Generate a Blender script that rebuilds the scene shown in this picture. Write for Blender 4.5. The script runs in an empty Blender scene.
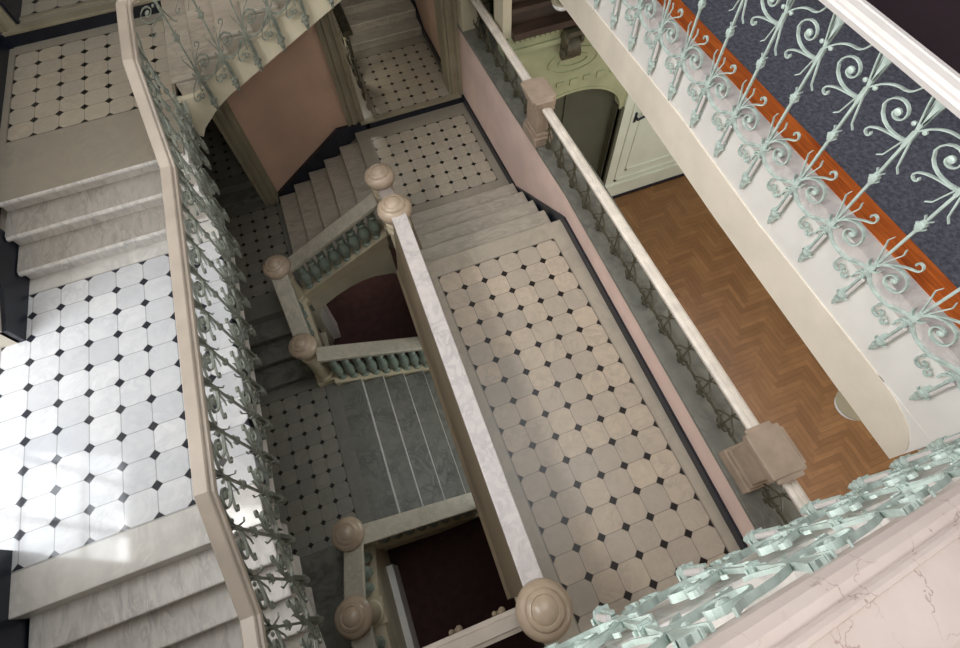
import bpy, bmesh, math, random
from mathutils import Vector, Matrix
random.seed(7)
C = bpy.context.scene.collection
H = 8.4                      # ground floor sits at z = 0; drawing heights below are measured from eye level
PI = math.pi

# ------------------------------------------------------------------ node helpers
class G:
    def __init__(s, name, rough=.5, spec=.5, metal=0):
        s.m = bpy.data.materials.new(name); s.m.use_nodes = True
        s.t = s.m.node_tree; s.t.nodes.clear()
        s.out = s.t.nodes.new('ShaderNodeOutputMaterial')
        s.b = s.t.nodes.new('ShaderNodeBsdfPrincipled')
        s.t.links.new(s.b.outputs[0], s.out.inputs[0])
        s.b.inputs['Roughness'].default_value = rough
        s.b.inputs['Specular IOR Level'].default_value = spec
        s.b.inputs['Metallic'].default_value = metal
    def put(s, sock, v):
        if hasattr(v, 'is_linked') or isinstance(v, bpy.types.NodeSocket): s.t.links.new(v, sock)
        else: sock.default_value = v
    def math(s, op, a, b=None, c=None):
        n = s.t.nodes.new('ShaderNodeMath'); n.operation = op
        s.put(n.inputs[0], a)
        if b is not None: s.put(n.inputs[1], b)
        if c is not None: s.put(n.inputs[2], c)
        return n.outputs[0]
    def vmath(s, op, a, b):
        n = s.t.nodes.new('ShaderNodeVectorMath'); n.operation = op
        s.put(n.inputs[0], a); s.put(n.inputs[1], b); return n.outputs[0]
    def scale(s, a, f):
        n = s.t.nodes.new('ShaderNodeVectorMath'); n.operation = 'SCALE'
        s.put(n.inputs[0], a); s.put(n.inputs['Scale'], f); return n.outputs[0]
    def pos(s):
        if not hasattr(s, '_p'): s._p = s.t.nodes.new('ShaderNodeTexCoord').outputs['Object']
        return s._p
    def sep(s, v):
        n = s.t.nodes.new('ShaderNodeSeparateXYZ'); s.put(n.inputs[0], v); return n.outputs
    def comb(s, x, y, z=0.0):
        n = s.t.nodes.new('ShaderNodeCombineXYZ')
        for i, v in enumerate((x, y, z)): s.put(n.inputs[i], v)
        return n.outputs[0]
    def noise(s, v, sc, det=4, rough=.55, dist=0, col=False):
        n = s.t.nodes.new('ShaderNodeTexNoise'); s.put(n.inputs['Vector'], v)
        n.inputs['Scale'].default_value = sc; n.inputs['Detail'].default_value = det
        n.inputs['Roughness'].default_value = rough; n.inputs['Distortion'].default_value = dist
        return n.outputs['Color'] if col else n.outputs['Fac']
    def white(s, v):
        n = s.t.nodes.new('ShaderNodeTexWhiteNoise'); n.noise_dimensions = '3D'; s.put(n.inputs['Vector'], v)
        return n.outputs
    def voro(s, v, sc, feat='DISTANCE_TO_EDGE'):
        n = s.t.nodes.new('ShaderNodeTexVoronoi'); n.feature = feat; s.put(n.inputs['Vector'], v)
        n.inputs['Scale'].default_value = sc; return n.outputs['Distance']
    def ramp(s, f, a, b):
        n = s.t.nodes.new('ShaderNodeMapRange'); n.clamp = True
        s.put(n.inputs['Value'], f); n.inputs['From Min'].default_value = a; n.inputs['From Max'].default_value = b
        return n.outputs[0]
    def mix(s, f, a, b, blend='MIX'):
        n = s.t.nodes.new('ShaderNodeMix'); n.data_type = 'RGBA'; n.blend_type = blend
        s.put(n.inputs[0], f); s.put(n.inputs[6], col4(a)); s.put(n.inputs[7], col4(b)); return n.outputs[2]
    def bump(s, h, st=.3, d=.01):
        n = s.t.nodes.new('ShaderNodeBump'); n.inputs['Strength'].default_value = st; n.inputs['Distance'].default_value = d
        s.put(n.inputs['Height'], h); s.t.links.new(n.outputs[0], s.b.inputs['Normal'])
    def col(s, c): s.put(s.b.inputs['Base Color'], col4(c)); return s.m
def lin(c): return c/12.92 if c <= .04045 else ((c+.055)/1.055)**2.4
def col4(c):
    if isinstance(c, (tuple, list)): return tuple(lin(v/255) for v in c[:3])+(1,)
    return c

def veins(g, v, base, vein, sc=3.0, amt=.6, soft=.085):
    n1 = g.noise(v, sc, 6, .62, 1.3)
    a = g.math('ABSOLUTE', g.math('SUBTRACT', n1, .5))
    f = g.math('SUBTRACT', 1.0, g.ramp(a, 0.0, soft))
    cloud = g.noise(v, sc*.8, 3)
    f = g.math('MULTIPLY', f, g.ramp(cloud, .3, .7))
    f = g.math('MULTIPLY', f, amt)
    c = g.mix(f, base, vein)
    return g.mix(g.math('MULTIPLY', g.ramp(g.noise(v, sc*2.5, 5), .35, .7), .25), c, vein)

def plain(name, c, rough=.5, var=.12, sc=3.0, bump=0, spec=.5, dirt=None):
    g = G(name, rough, spec)
    dark = tuple(x*(1-var) for x in c)
    k = g.mix(g.ramp(g.noise(g.pos(), sc, 5), .3, .7), dark, c)
    if dirt:
        k = g.mix(g.math('MULTIPLY', g.ramp(g.noise(g.pos(), dirt[1], 6, .7), dirt[2], dirt[2]+.08), .8), k, dirt[0])
    if bump: g.bump(g.noise(g.pos(), sc*12, 4), bump, .004)
    return g.col(k)
def marble(name, base, vein, rough=.3, sc=3.0, amt=.6, stretch=(1, 1, 1)):
    g = G(name, rough)
    v = g.vmath('MULTIPLY', g.pos(), stretch)
    return g.col(veins(g, v, base, vein, sc, amt))

def tiles(name, ox, oy, p, cols, rows, base, vein, dark, border, bvein, rough=.25, tint=None, r=.175):
    """octagon tiles with dark lozenges inside a plain slab border; cols/rows are grid-line limits"""
    g = G(name, rough)
    x, y, z = g.sep(g.pos())
    u = g.math('DIVIDE', g.math('SUBTRACT', x, ox), p)
    v = g.math('DIVIDE', g.math('SUBTRACT', oy, y), p)
    fu = g.math('SUBTRACT', u, g.math('ROUND', u)); fv = g.math('SUBTRACT', v, g.math('ROUND', v))
    au = g.math('ABSOLUTE', fu); av = g.math('ABSOLUTE', fv)
    loz = g.math('LESS_THAN', g.math('ADD', au, av), r)
    edge = g.math('LESS_THAN', g.math('MINIMUM', au, av), .016)
    ring = g.math('COMPARE', g.math('ADD', au, av), r+.012, .014)
    cell = g.comb(g.math('FLOOR', u), g.math('FLOOR', v), 3.3)
    w = g.white(cell)
    off = g.vmath('ADD', g.pos(), g.scale(w['Color'], 9.0))
    k = veins(g, off, base, vein, 4.5, .55)
    k = g.mix(g.math('MULTIPLY', w['Value'], .62), k, tint or vein)
    k = g.mix(g.math('MULTIPLY', edge, .5), k, tuple(q*.45 for q in base))
    k = g.mix(g.math('MULTIPLY', ring, .35), k, tuple(q*.5 for q in base))
    k = g.mix(loz, k, dark)
    ins = g.math('MULTIPLY', g.math('MULTIPLY', g.math('GREATER_THAN', u, cols[0]), g.math('LESS_THAN', u, cols[1])),
                 g.math('MULTIPLY', g.math('GREATER_THAN', v, rows[0]), g.math('LESS_THAN', v, rows[1])))
    ins2 = g.math('MULTIPLY', g.math('MULTIPLY', g.math('GREATER_THAN', u, cols[0]-.05), g.math('LESS_THAN', u, cols[1]+.05)),
                 g.math('MULTIPLY', g.math('GREATER_THAN', v, rows[0]-.05), g.math('LESS_THAN', v, rows[1]+.05)))
    b = veins(g, g.pos(), border, bvein, 2.5, .5)
    bj = g.math('MULTIPLY', ins2, g.math('SUBTRACT', 1.0, ins))
    b = g.mix(g.math('MULTIPLY', bj, .5), b, tuple(q*.5 for q in border))
    return g.col(g.mix(ins, b, k))

# ------------------------------------------------------------------ materials
M = {}
WH = (226, 224, 222)
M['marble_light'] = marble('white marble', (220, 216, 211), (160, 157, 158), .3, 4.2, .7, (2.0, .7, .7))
M['marble_tread'] = marble('shaded tread marble', (184, 178, 170), (136, 130, 126), .4, 4.5, .75, (2.2, .7, .7))  # darker tone paints the treads as less lit than their risers
M['marble_step'] = marble('grey step marble', (184, 176, 162), (136, 130, 120), .35, 2.0, .7, (1, 2.5, 2))
M['marble_coping'] = marble('polished coping marble', (214, 206, 203), (168, 162, 164), .25, 5.0, .7)
M['marble_rail'] = marble('dull balustrade marble', (186, 178, 162), (142, 138, 126), .35, 5.0, .7)
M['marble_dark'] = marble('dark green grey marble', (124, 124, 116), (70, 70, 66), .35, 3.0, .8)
M['marble_bal'] = marble('sea green marble', (140, 152, 140), (96, 110, 100), .3, 6.0, .6)
M['stone_cream'] = plain('cream stone', (205, 192, 165), .45, .12, 5)
M['stone_ball'] = plain('polished beige stone', (190, 170, 148), .3, .10, 9)
M['stone_post'] = plain('pinkish brown stone', (176, 156, 138), .55, .16, 5, .3)
M['stone_brown'] = plain('brown painted plaster', (138, 122, 100), .6, .15, 2)
M['rail_beige'] = plain('beige painted wood', (188, 176, 163), .4, .10, 3, dirt=((170, 148, 128), 6, .66))
M['rail_white'] = plain('white painted wood', (226, 221, 219), .35, .06, 3)
M['rail_kerb'] = plain('worn white paint', (240, 230, 218), .45, .12, 7, dirt=((150, 130, 110), 9, .66))
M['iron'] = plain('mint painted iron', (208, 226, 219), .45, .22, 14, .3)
M['iron_shaded'] = plain('shaded mint painted iron', (150, 156, 144), .5, .35, 12, .4)  # darker copy of the mint iron, with backlit shade in its colour
M['iron_dark'] = plain('dark bronze iron', (92, 88, 70), .5, .3, 12)
M['white_plaster'] = plain('white plaster', (243, 240, 236), .6, .05, 2)
M['cream_plaster'] = plain('cream plaster', (242, 232, 216), .6, .07, 2.2)
M['cream_dim'] = plain('yellow cream plaster', (208, 200, 176), .6, .1, 2.2)
M['pink'] = plain('pink plaster', (220, 186, 164), .65, .09, 1.8)
M['pink_light'] = plain('pale pink plaster', (243, 216, 207), .65, .09, 1.6)
M['pink_worn'] = plain('stained pink plaster', (206, 176, 158), .65, .09, 1.6, dirt=((96, 82, 66), 7, .64))
M['grey_trim'] = plain('grey green stone trim', (160, 152, 130), .5, .12, 3)
M['black_base'] = plain('black marble skirting', (27, 33, 48), .3, .3, 5)
M['green'] = plain('sage green plaster', (178, 186, 150), .55, .12, 2.5)
M['mint_panel'] = plain('pale mint paint', (220, 230, 216), .5, .06, 2)
M['door_dark'] = plain('dark green grey paint', (92, 98, 84), .5, .15, 1.5)
M['wood_dark'] = plain('dark brown wood', (72, 56, 46), .5, .25, 3)
M['maroon'] = plain('maroon carpet', (70, 44, 42), .95, .25, 8)
M['maroon_wall'] = plain('dark plum paint', (44, 26, 36), .8, .15, 2)
M['plaster_side'] = plain('off white wall plaster', (214, 206, 192), .7, .06, 1.5)
M['ceiling'] = plain('ceiling plaster', (226, 222, 214), .7, .05, 1)
g = G('orange varnished wood', .35); v = g.vmath('MULTIPLY', g.pos(), (26, 1.2, 26))
M['wood_orange'] = g.col(g.mix(g.ramp(g.noise(v, 2.5, 5, .6, .6), .35, .68), (152, 68, 26), (208, 112, 48)))
g = G('slate carpet', .95, .1); n = g.noise(g.pos(), 130, 3, .7)
n2 = g.noise(g.pos(), 30, 4, .7)
g.bump(n, .6, .006)
M['carpet'] = g.col(g.mix(g.ramp(n2, .4, .68), g.mix(g.ramp(n, .35, .7), (62, 62, 72), (86, 86, 96)), (104, 106, 118)))
# near handrail: cracked and chipped white paint
g = G('cracked white paint', .4)
wv = g.vmath('ADD', g.pos(), g.scale(g.noise(g.pos(), 9, 4, .6, 0, True), .16))
ed = g.voro(wv, 5.5)
cr = g.math('SUBTRACT', 1.0, g.ramp(ed, .004, .012))
cr = g.math('MULTIPLY', cr, g.ramp(g.noise(g.pos(), 7, 3), .46, .56))
chip = g.ramp(g.noise(g.pos(), 17, 5, .6), .70, .73)
k = g.mix(g.ramp(g.noise(g.pos(), 4, 4), .35, .7), (206, 191, 185), (216, 203, 198))
k = g.mix(g.math('MULTIPLY', cr, .6), k, (150, 118, 112)); k = g.mix(g.math('MULTIPLY', chip, .8), k, (146, 118, 110))
M['rail_cracked'] = g.col(k)
# herringbone parquet
def parquet(name, w=.092, n=6, ang=0):
    g = G(name, .38)
    x, y, z = g.sep(g.pos())
    ca, sa = math.cos(ang), math.sin(ang)
    X = g.math('DIVIDE', g.math('ADD', g.math('MULTIPLY', x, ca), g.math('MULTIPLY', y, sa)), w)
    Y = g.math('DIVIDE', g.math('SUBTRACT', g.math('MULTIPLY', y, ca), g.math('MULTIPLY', x, sa)), w)
    X = g.math('ADD', X, 200.0); Y = g.math('ADD', Y, 200.0)
    i = g.math('FLOOR', X); j = g.math('FLOOR', Y)
    k = g.math('FLOORED_MODULO', g.math('SUBTRACT', i, j), 2.0*n)
    hor = g.math('LESS_THAN', k, n-.5)
    kk = g.math('SUBTRACT', k, float(n))
    idh = g.comb(g.math('SUBTRACT', i, k), j, 1.0); idv = g.comb(i, g.math('ADD', j, kk), 2.0)
    idx = g.mix(hor, idv, idh)
    r = g.white(idx)
    fx = g.math('FRACT', X); fy = g.math('FRACT', Y)
    def e(f): return g.math('MINIMUM', f, g.math('SUBTRACT', 1.0, f))
    gap = g.math('ADD', g.math('MULTIPLY', hor, e(fy)), g.math('MULTIPLY', g.math('SUBTRACT', 1.0, hor), e(fx)))
    gap = g.math('LESS_THAN', gap, .045)
    gr = g.mix(hor, g.comb(g.math('MULTIPLY', X, 4.0), g.math('MULTIPLY', Y, .4)), g.comb(g.math('MULTIPLY', X, .4), g.math('MULTIPLY', Y, 4.0)))
    gr = g.noise(g.vmath('ADD', gr, g.scale(r['Color'], 30.0)), 1.4, 4)
    c = g.mix(r['Value'], (126, 90, 54), (150, 110, 70))
    c = g.mix(g.math('MULTIPLY', g.ramp(gr, .35, .7), .4), c, (98, 64, 36))
    c = g.mix(g.math('MULTIPLY', g.ramp(g.noise(g.pos(), 2.2, 4), .4, .65), .35), c, (104, 70, 40))
    c = g.mix(g.math('MULTIPLY', gap, .45), c, (58, 38, 24))
    return g.col(c)
M['parquet'] = parquet('herringbone parquet')
g = G('milky lamp glass', .15); M['lamp_glass'] = g.col((236, 238, 240))
def glass(name):
    m = bpy.data.materials.new(name); m.use_nodes = True; t = m.node_tree; t.nodes.clear()
    o = t.nodes.new('ShaderNodeOutputMaterial'); mx = t.nodes.new('ShaderNodeMixShader'); mx.inputs[0].default_value = .08
    a = t.nodes.new('ShaderNodeBsdfTransparent'); b = t.nodes.new('ShaderNodeBsdfGlossy'); b.inputs['Roughness'].default_value = .02
    t.links.new(a.outputs[0], mx.inputs[1]); t.links.new(b.outputs[0], mx.inputs[2]); t.links.new(mx.outputs[0], o.inputs[0]); return m
M['glass'] = glass('window glass')

# ------------------------------------------------------------------ mesh helpers (heights measured from eye level)
def box(bm, x0, x1, y0, y1, z0, z1):
    vs = [bm.verts.new((x, y, z)) for x in (x0, x1) for y in (y0, y1) for z in (z0, z1)]
    for f in ((0, 1, 3, 2), (4, 6, 7, 5), (0, 4, 5, 1), (2, 3, 7, 6), (0, 2, 6, 4), (1, 5, 7, 3)): bm.faces.new([vs[i] for i in f])
def quadbox(bm, quad, z0, z1):
    """vertical prism over a plan polygon"""
    lo = [bm.verts.new((p[0], p[1], z0)) for p in quad]; hi = [bm.verts.new((p[0], p[1], z1)) for p in quad]
    n = len(quad); bm.faces.new(lo[::-1]); bm.faces.new(hi)
    for i in range(n): bm.faces.new((lo[i], lo[(i+1) % n], hi[(i+1) % n], hi[i]))
def prism(bm, poly, axis, a, b):
    """polygon in the plane across axis, extruded a..b; axis x: (y,z)  axis y: (x,z)"""
    f = (lambda p, t: (t, p[0], p[1])) if axis == 'x' else (lambda p, t: (p[0], t, p[1]))
    lo = [bm.verts.new(f(p, a)) for p in poly]; hi = [bm.verts.new(f(p, b)) for p in poly]
    n = len(poly); bm.faces.new(lo[::-1]); bm.faces.new(hi)
    for i in range(n): bm.faces.new((lo[i], lo[(i+1) % n], hi[(i+1) % n], hi[i]))
def lathe(bm, prof, c, seg=24, sq=None):
    rings = []
    for r, z in prof:
        rings.append([bm.verts.new((c[0]+r*math.cos(2*PI*k/seg), c[1]+r*math.sin(2*PI*k/seg), c[2]+z)) for k in range(seg)])
    for a, b in zip(rings, rings[1:]):
        for k in range(seg): bm.faces.new((a[k], a[(k+1) % seg], b[(k+1) % seg], b[k]))
    bm.faces.new(rings[0][::-1]); bm.faces.new(rings[-1])
def sweep(bm, prof, path, cap=True):
    """profile (side, up) along a path; mitred in plan, kept plumb"""
    P = [Vector(p) for p in path]; rings = []
    for i, p in enumerate(P):
        d0 = (P[i]-P[i-1]) if i else (P[1]-P[0]); d1 = (P[i+1]-P[i]) if i < len(P)-1 else d0
        a = Vector((d0.x, d0.y)).normalized(); b = Vector((d1.x, d1.y)).normalized()
        m = (a+b).normalized(); s = Vector((m.y, -m.x)); k = 1/max(.4, m.dot(a))
        rings.append([bm.verts.new((p.x+s.x*q[0]*k, p.y+s.y*q[0]*k, p.z+q[1])) for q in prof])
    n = len(prof)
    for a, b in zip(rings, rings[1:]):
        for k in range(n): bm.faces.new((a[k], b[k], b[(k+1) % n], a[(k+1) % n]))
    if cap: bm.faces.new(rings[0]); bm.faces.new(rings[-1][::-1])
def rod(bm, a, b, r, seg=8, r2=None):
    a, b = Vector(a), Vector(b); d = (b-a).normalized(); r2 = r if r2 is None else r2
    s = d.orthogonal().normalized(); t = d.cross(s)
    A = [bm.verts.new(a+(s*math.cos(2*PI*k/seg)+t*math.sin(2*PI*k/seg))*r) for k in range(seg)]
    B = [bm.verts.new(b+(s*math.cos(2*PI*k/seg)+t*math.sin(2*PI*k/seg))*r2) for k in range(seg)]
    for k in range(seg): bm.faces.new((A[k], A[(k+1) % seg], B[(k+1) % seg], B[k]))
    bm.faces.new(A[::-1]); bm.faces.new(B)

LOC = {}
def obj(name, bm, mat, parent=None, kind=None, bevel=0, smooth=False, local=False):
    bmesh.ops.recalc_face_normals(bm, faces=bm.faces)
    me = bpy.data.meshes.new(name); off = Vector((0, 0, H))
    if parent is not None: off = off - LOC[parent.name]
    if not local:
        for v in bm.verts: v.co += off
    bm.to_mesh(me); bm.free()
    if isinstance(mat, str): mat = M[mat]
    me.materials.append(mat)
    if smooth:
        for p in me.polygons: p.use_smooth = True
        me.set_sharp_from_angle(angle=math.radians(38))
    o = bpy.data.objects.new(name, me); C.objects.link(o)
    LOC[o.name] = Vector((0, 0, 0))
    if parent is not None:
        o.parent = parent; LOC[o.name] = LOC[parent.name].copy()
    if kind: o['kind'] = kind
    if bevel:
        b = o.modifiers.new('edge', 'BEVEL'); b.width = bevel; b.segments = 2; b.limit_method = 'ANGLE'
    return o
def bmx(*boxes):
    bm = bmesh.new()
    for b in boxes: box(bm, *b)
    return bm
def S(name, mat, *boxes, **k): return obj(name, bmx(*boxes), mat, kind='structure', **k)
def thing(name, label, cat, loc, group=None):
    o = bpy.data.objects.new(name, None); C.objects.link(o); o.empty_display_size = .1
    o.location = (loc[0], loc[1], loc[2]+H); LOC[o.name] = Vector(o.location)
    o['label'] = label; o['category'] = cat
    if group: o['group'] = group
    return o
def tag(o, label, cat, group=None):
    o['label'] = label; o['category'] = cat
    if group: o['group'] = group
    return o

# ------------------------------------------------------------------ levels (from eye level)
zG, zL0, zLp, zBl, zLm, zBf, zAr = -8.4, -5.02, -5.90, -6.915, -7.571, -6.649, -5.74
zL1, zL2, zGal = -3.918, -3.452, -2.73
XW = [(2.145, -2.6), (2.155, -.6), (2.25, 3.6), (2.21, 5.2), (2.175, 7.25)]     # face of the low pink wall in plan
s_ = 6.915/7.543

# ------------------------------------------------------------------ floors
tw = dict(base=(226, 226, 228), vein=(188, 190, 196), dark=(44, 46, 54), border=(222, 219, 214), bvein=(168, 165, 162), rough=.09)
tn = dict(base=(206, 190, 170), vein=(160, 148, 136), dark=(26, 16, 14), border=(186, 176, 160), bvein=(150, 142, 132), rough=.3, tint=(168, 160, 150))
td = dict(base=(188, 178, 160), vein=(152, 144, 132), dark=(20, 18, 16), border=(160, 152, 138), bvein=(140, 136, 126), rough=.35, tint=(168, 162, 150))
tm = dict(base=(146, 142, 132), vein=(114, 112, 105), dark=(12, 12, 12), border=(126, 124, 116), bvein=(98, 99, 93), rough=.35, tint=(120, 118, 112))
M['t0'] = tiles('octagon tiles on the central landing', .5209, 3.3274, .25, (0, 6), (0, 21), **tn)
M['t1'] = tiles('octagon tiles on the bright landing', -3.2079, 3.8451, .25, (-1, 7), (0, 10), **tw)
M['t2'] = tiles('octagon tiles on the upper landing', -3.1732, 6.9469, .25, (0, 6.6), (0, 6), **td)
M['tp'] = tiles('octagon tiles on the turning landing', .7341*s_, 7.5099*s_, .25*s_, (-1, 6), (0, 7), **td)
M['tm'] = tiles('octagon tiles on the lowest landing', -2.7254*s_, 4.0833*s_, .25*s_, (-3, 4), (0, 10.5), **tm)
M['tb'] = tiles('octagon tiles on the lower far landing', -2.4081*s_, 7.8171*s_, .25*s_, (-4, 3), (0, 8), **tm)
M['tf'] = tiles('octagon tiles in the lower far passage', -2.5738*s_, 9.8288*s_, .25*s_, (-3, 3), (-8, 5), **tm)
ka = 5.74/6.484
M['ta'] = tiles('octagon tiles in the archway passage', 1.2572*ka, 9.9382*ka, .25*ka, (-2, 4), (0, 7), **td)
M['tu'] = tiles('octagon tiles in the upper far passage', -3.12, 9.4, .25, (0, 7), (0, 8), **td)

S('floor', 'maroon', (-4.2, 2.0, -3, 12, zG-.2, zG))
S('floor', 'parquet', (2.0, 8.6, -3, 12, zG-.2, zG))
bm = bmesh.new(); quadbox(bm, [(.2, -3), (2.145, -3), (2.155, -.6), (2.25, 3.575), (.2, 3.575)], zL0-.22, zL0); obj('floor', bm, 't0', kind='structure', bevel=.008)
S('floor', 't1', (-3.75, -1.465, 1.03, 4.25, zL1-.22, zL1), bevel=.008)
S('floor', 't2', (-3.45, -1.495, 4.60, 7.25, zL2-.042, zL2))
S('trim_20', 'marble_light', (-3.24, -1.5, 4.645, 5.4, zL2-.3, zL2-.043), (-3.24, -1.5, 4.58, 4.61, zL2-.042, zL2+.001), bevel=.012)
bm = bmesh.new(); quadbox(bm, [(.215, 4.7), (2.23, 4.7), (2.23, 5.2), (2.19, 7.28), (.215, 7.28)], zLp-.3, zLp); obj('floor', bm, 'tp', kind='structure', bevel=.008)
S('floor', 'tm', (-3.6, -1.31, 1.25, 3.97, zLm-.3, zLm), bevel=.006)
S('floor', 'marble_dark', (-3.6, -1.62, .2, 1.25, zLm-.3, zLm-.01))
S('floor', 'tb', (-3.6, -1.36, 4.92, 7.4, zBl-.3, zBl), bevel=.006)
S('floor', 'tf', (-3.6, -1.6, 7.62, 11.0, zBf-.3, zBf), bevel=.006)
S('floor', 'ta', (.42, 2.06, 7.2, 11.4, zAr-.3, zAr), bevel=.006)
S('floor', 'tu', (-3.3, -1.2, 7.18, 11, zL2+.16-.25, zL2+.16), bevel=.006)
S('floor', 'carpet', (3.14, 4.80, -3, 7.2, zGal-.25, zGal))
S('floor', 'marble_step', (-3.75, -1.50, -3, .29, -4.78, -4.55))
S('floor', 'tb', (-3.6, -1.5, -3, .28, zBl-.3, zBl))
S('floor', 'carpet', (-3.6, -.88, -3, -.25, -1.43, -1.23))

# ------------------------------------------------------------------ walls
bm = bmesh.new()
prev = [(x, y) for x, y in XW]; out = [(x+.46, y) for x, y in XW[::-1]]
quadbox(bm, prev+out, zG, -4.60); obj('wall_right', bm, 'pink_light', kind='structure')
bm = bmesh.new(); quadbox(bm, [(x-.012, y) for x, y in XW]+[(x+.47, y) for x, y in XW[::-1]], -4.60, -4.55); obj('trim_1', bm, 'marble_dark', kind='structure', bevel=.006)
# black skirting along the low pink wall, stepping with the stairs
bm = bmesh.new()
def skirt(y0, y1, x0, x1, za0, za1, zb0, zb1, t=.028):
    lo = [(x0-t, y0, za0), (x0+.02, y0, za0), (x1+.02, y1, zb0), (x1-t, y1, zb0)]
    hi = [(x0-t, y0, za1), (x0+.02, y0, za1), (x1+.02, y1, zb1), (x1-t, y1, zb1)]
    A = [bm.verts.new(p) for p in lo]; B = [bm.verts.new(p) for p in hi]
    bm.faces.new(A[::-1]); bm.faces.new(B)
    for i in range(4): bm.faces.new((A[i], A[(i+1) % 4], B[(i+1) % 4], B[i]))
skirt(-2.6, -.6, 2.145, 2.155, zL0-.02, zL0+.115, zL0-.02, zL0+.115); skirt(-.6, 3.5, 2.155, 2.25, zL0-.02, zL0+.115, zL0-.02, zL0+.115)
skirt(3.5, 4.95, 2.25, 2.217, zL0-.2, zL0+.115, zLp-.1, zLp+.13); skirt(4.95, 7.25, 2.217, 2.175, zLp-.02, zLp+.13, zLp-.02, zLp+.13)
obj('baseboard_right', bm, 'black_base', kind='structure')

# far wall: pink panel between two pilasters, openings either side
S('wall_far', 'pink', (-1.42, .17, 7.25, 7.6, zG, -1.75))
S('wall_far', 'grey_trim', (2.0, 2.7, 7.25, 7.6, zG, -4.4), (2.16, 2.9, 7.3, 7.6, -4.4, 3.2))
S('wall_far', 'plaster_side', (-3.9, 5.0, 7.27, 7.6, -.9, 4.0))
def pilaster(name, x0, x1, z0, z1, m='grey_trim'):
    w = x1-x0; bm = bmesh.new()
    pts = [(x0, 7.6), (x0, 7.2), (x0+.16*w, 7.2), (x0+.20*w, 7.225), (x0+.27*w, 7.225), (x0+.31*w, 7.2), (x0+.52*w, 7.2), (x0+.56*w, 7.235), (x0+.66*w, 7.235), (x0+.70*w, 7.21), (x0+.84*w, 7.21), (x0+.9*w, 7.24), (x1, 7.24), (x1, 7.6)]
    quadbox(bm, pts, z0, z1); return obj(name, bm, m, kind='structure')
pilaster('trim_2', -1.70, -1.40, zBl-.2, -1.8); pilaster('trim_3', .15, .44, zLp-.2, -1.75)
bm = bmesh.new(); quadbox(bm, [(1.95, 7.6), (1.95, 7.26), (1.99, 7.26), (2.0, 7.22), (2.06, 7.22), (2.07, 7.235), (2.10, 7.235), (2.12, 7.20), (2.22, 7.20), (2.26, 7.24), (2.26, 7.6)], zG, -1.7); obj('trim_4', bm, 'grey_trim', kind='structure')
# black skirting under the pink panel following the flight
bm = bmesh.new()
prism(bm, [(-1.46, zBl-.02), (-1.43, zBl+.10), (-1.40, zBl+.2), (-.05, zLp+.13), (.20, zLp+.13), (.50, zLp+.13), (.50, zLp-.1), (.22, zLp-.1), (-1.37, zBl-.1)], 'y', 7.17, 7.26)
box(bm, .44, 2.18, 7.17, 7.26, zLp-.02, zAr-.03)
obj('baseboard_far', bm, 'black_base', kind='structure')
S('trim_5', 'grey_trim', (.36, 2.12, 7.14, 7.24, zAr-.035, zAr+.005), bevel=.006)
# upper far opening: black step and moulded threshold
S('baseboard_upper', 'black_base', (-3.4, -1.5, 7.12, 7.2, zL2-.01, zL2+.13))
S('trim_6', 'grey_trim', (-3.2, -1.5, 7.10, 7.24, zL2+.13, zL2+.165), (-3.2, -1.5, 7.3, 7.36, zL2+.155, zL2+.175), bevel=.006)
S('wall_upper', 'pink_light', (-3.9, -3.22, 7.16, 7.6, zL2, 4.0))
bm = bmesh.new(); quadbox(bm, [(-3.22, 7.16), (-3.14, 7.13), (-3.12, 7.17), (-3.05, 7.2), (-3.05, 7.6), (-3.22, 7.6)], zL2, 0.5); obj('trim_7', bm, 'grey_trim', kind='structure')
S('baseboard_side', 'black_base', (-3.3, -3.02, 7.24, 11, zL2+.15, zL2+.45), (-3.9, -3.2, 7.1, 7.17, zL2-.01, zL2+.16))
# archway passage walls
S('wall_passage', 'pink_worn', (2.06, 2.4, 7.6, 12, zG, -1.7))
bm = bmesh.new(); prism(bm, [(7.45, zAr-.02), (7.45, zAr+.14), (9.0, zAr+.14), (11.4, zAr+1.55), (11.4, zAr+1.3), (9.1, zAr-.02)], 'x', 2.03, 2.08); obj('baseboard_passage', bm, 'black_base', kind='structure')
S('wall_passage', 'grey_trim', (.15, .42, 7.6, 12, zG, -1.7))
S('wall_end', 'grey_trim', (-3.9, 2.6, 11.4, 11.7, zG, 0))
# left wall with the window over the bright landing
wx0, wx1 = -4.05, -3.62
S('wall_left', 'plaster_side', (wx0, -3.29, -3, -.6, zG, 4.0), (wx0, -3.29, -.6, 1.5, zG, .05), (wx0, wx1, -.6, 1.52, 3.2, 4.0), (wx0, -3.29, 3.34, 4.05, zG, 4.0), (wx0, wx1, 1.52, 3.32, zG, zL1+.12), (wx0, wx1, 1.52, 3.32, -1.35, .1), (wx0, wx1, 1.52, 3.32, 3.2, 4.0))
S('wall_left', 'plaster_side', (wx0, -3.29, 4.05, 7.6, zG, 4.0)); S('wall_left', 'plaster_side', (-3.9, -3.6, 7.6, 12, zG, 0))
S('trim_8', 'marble_dark', (-3.80, -3.585, 1.5, 3.34, zL1+.1, zL1+.14), (-3.66, -3.6, 1.5, 3.34, zL1, zL1+.1))
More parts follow.
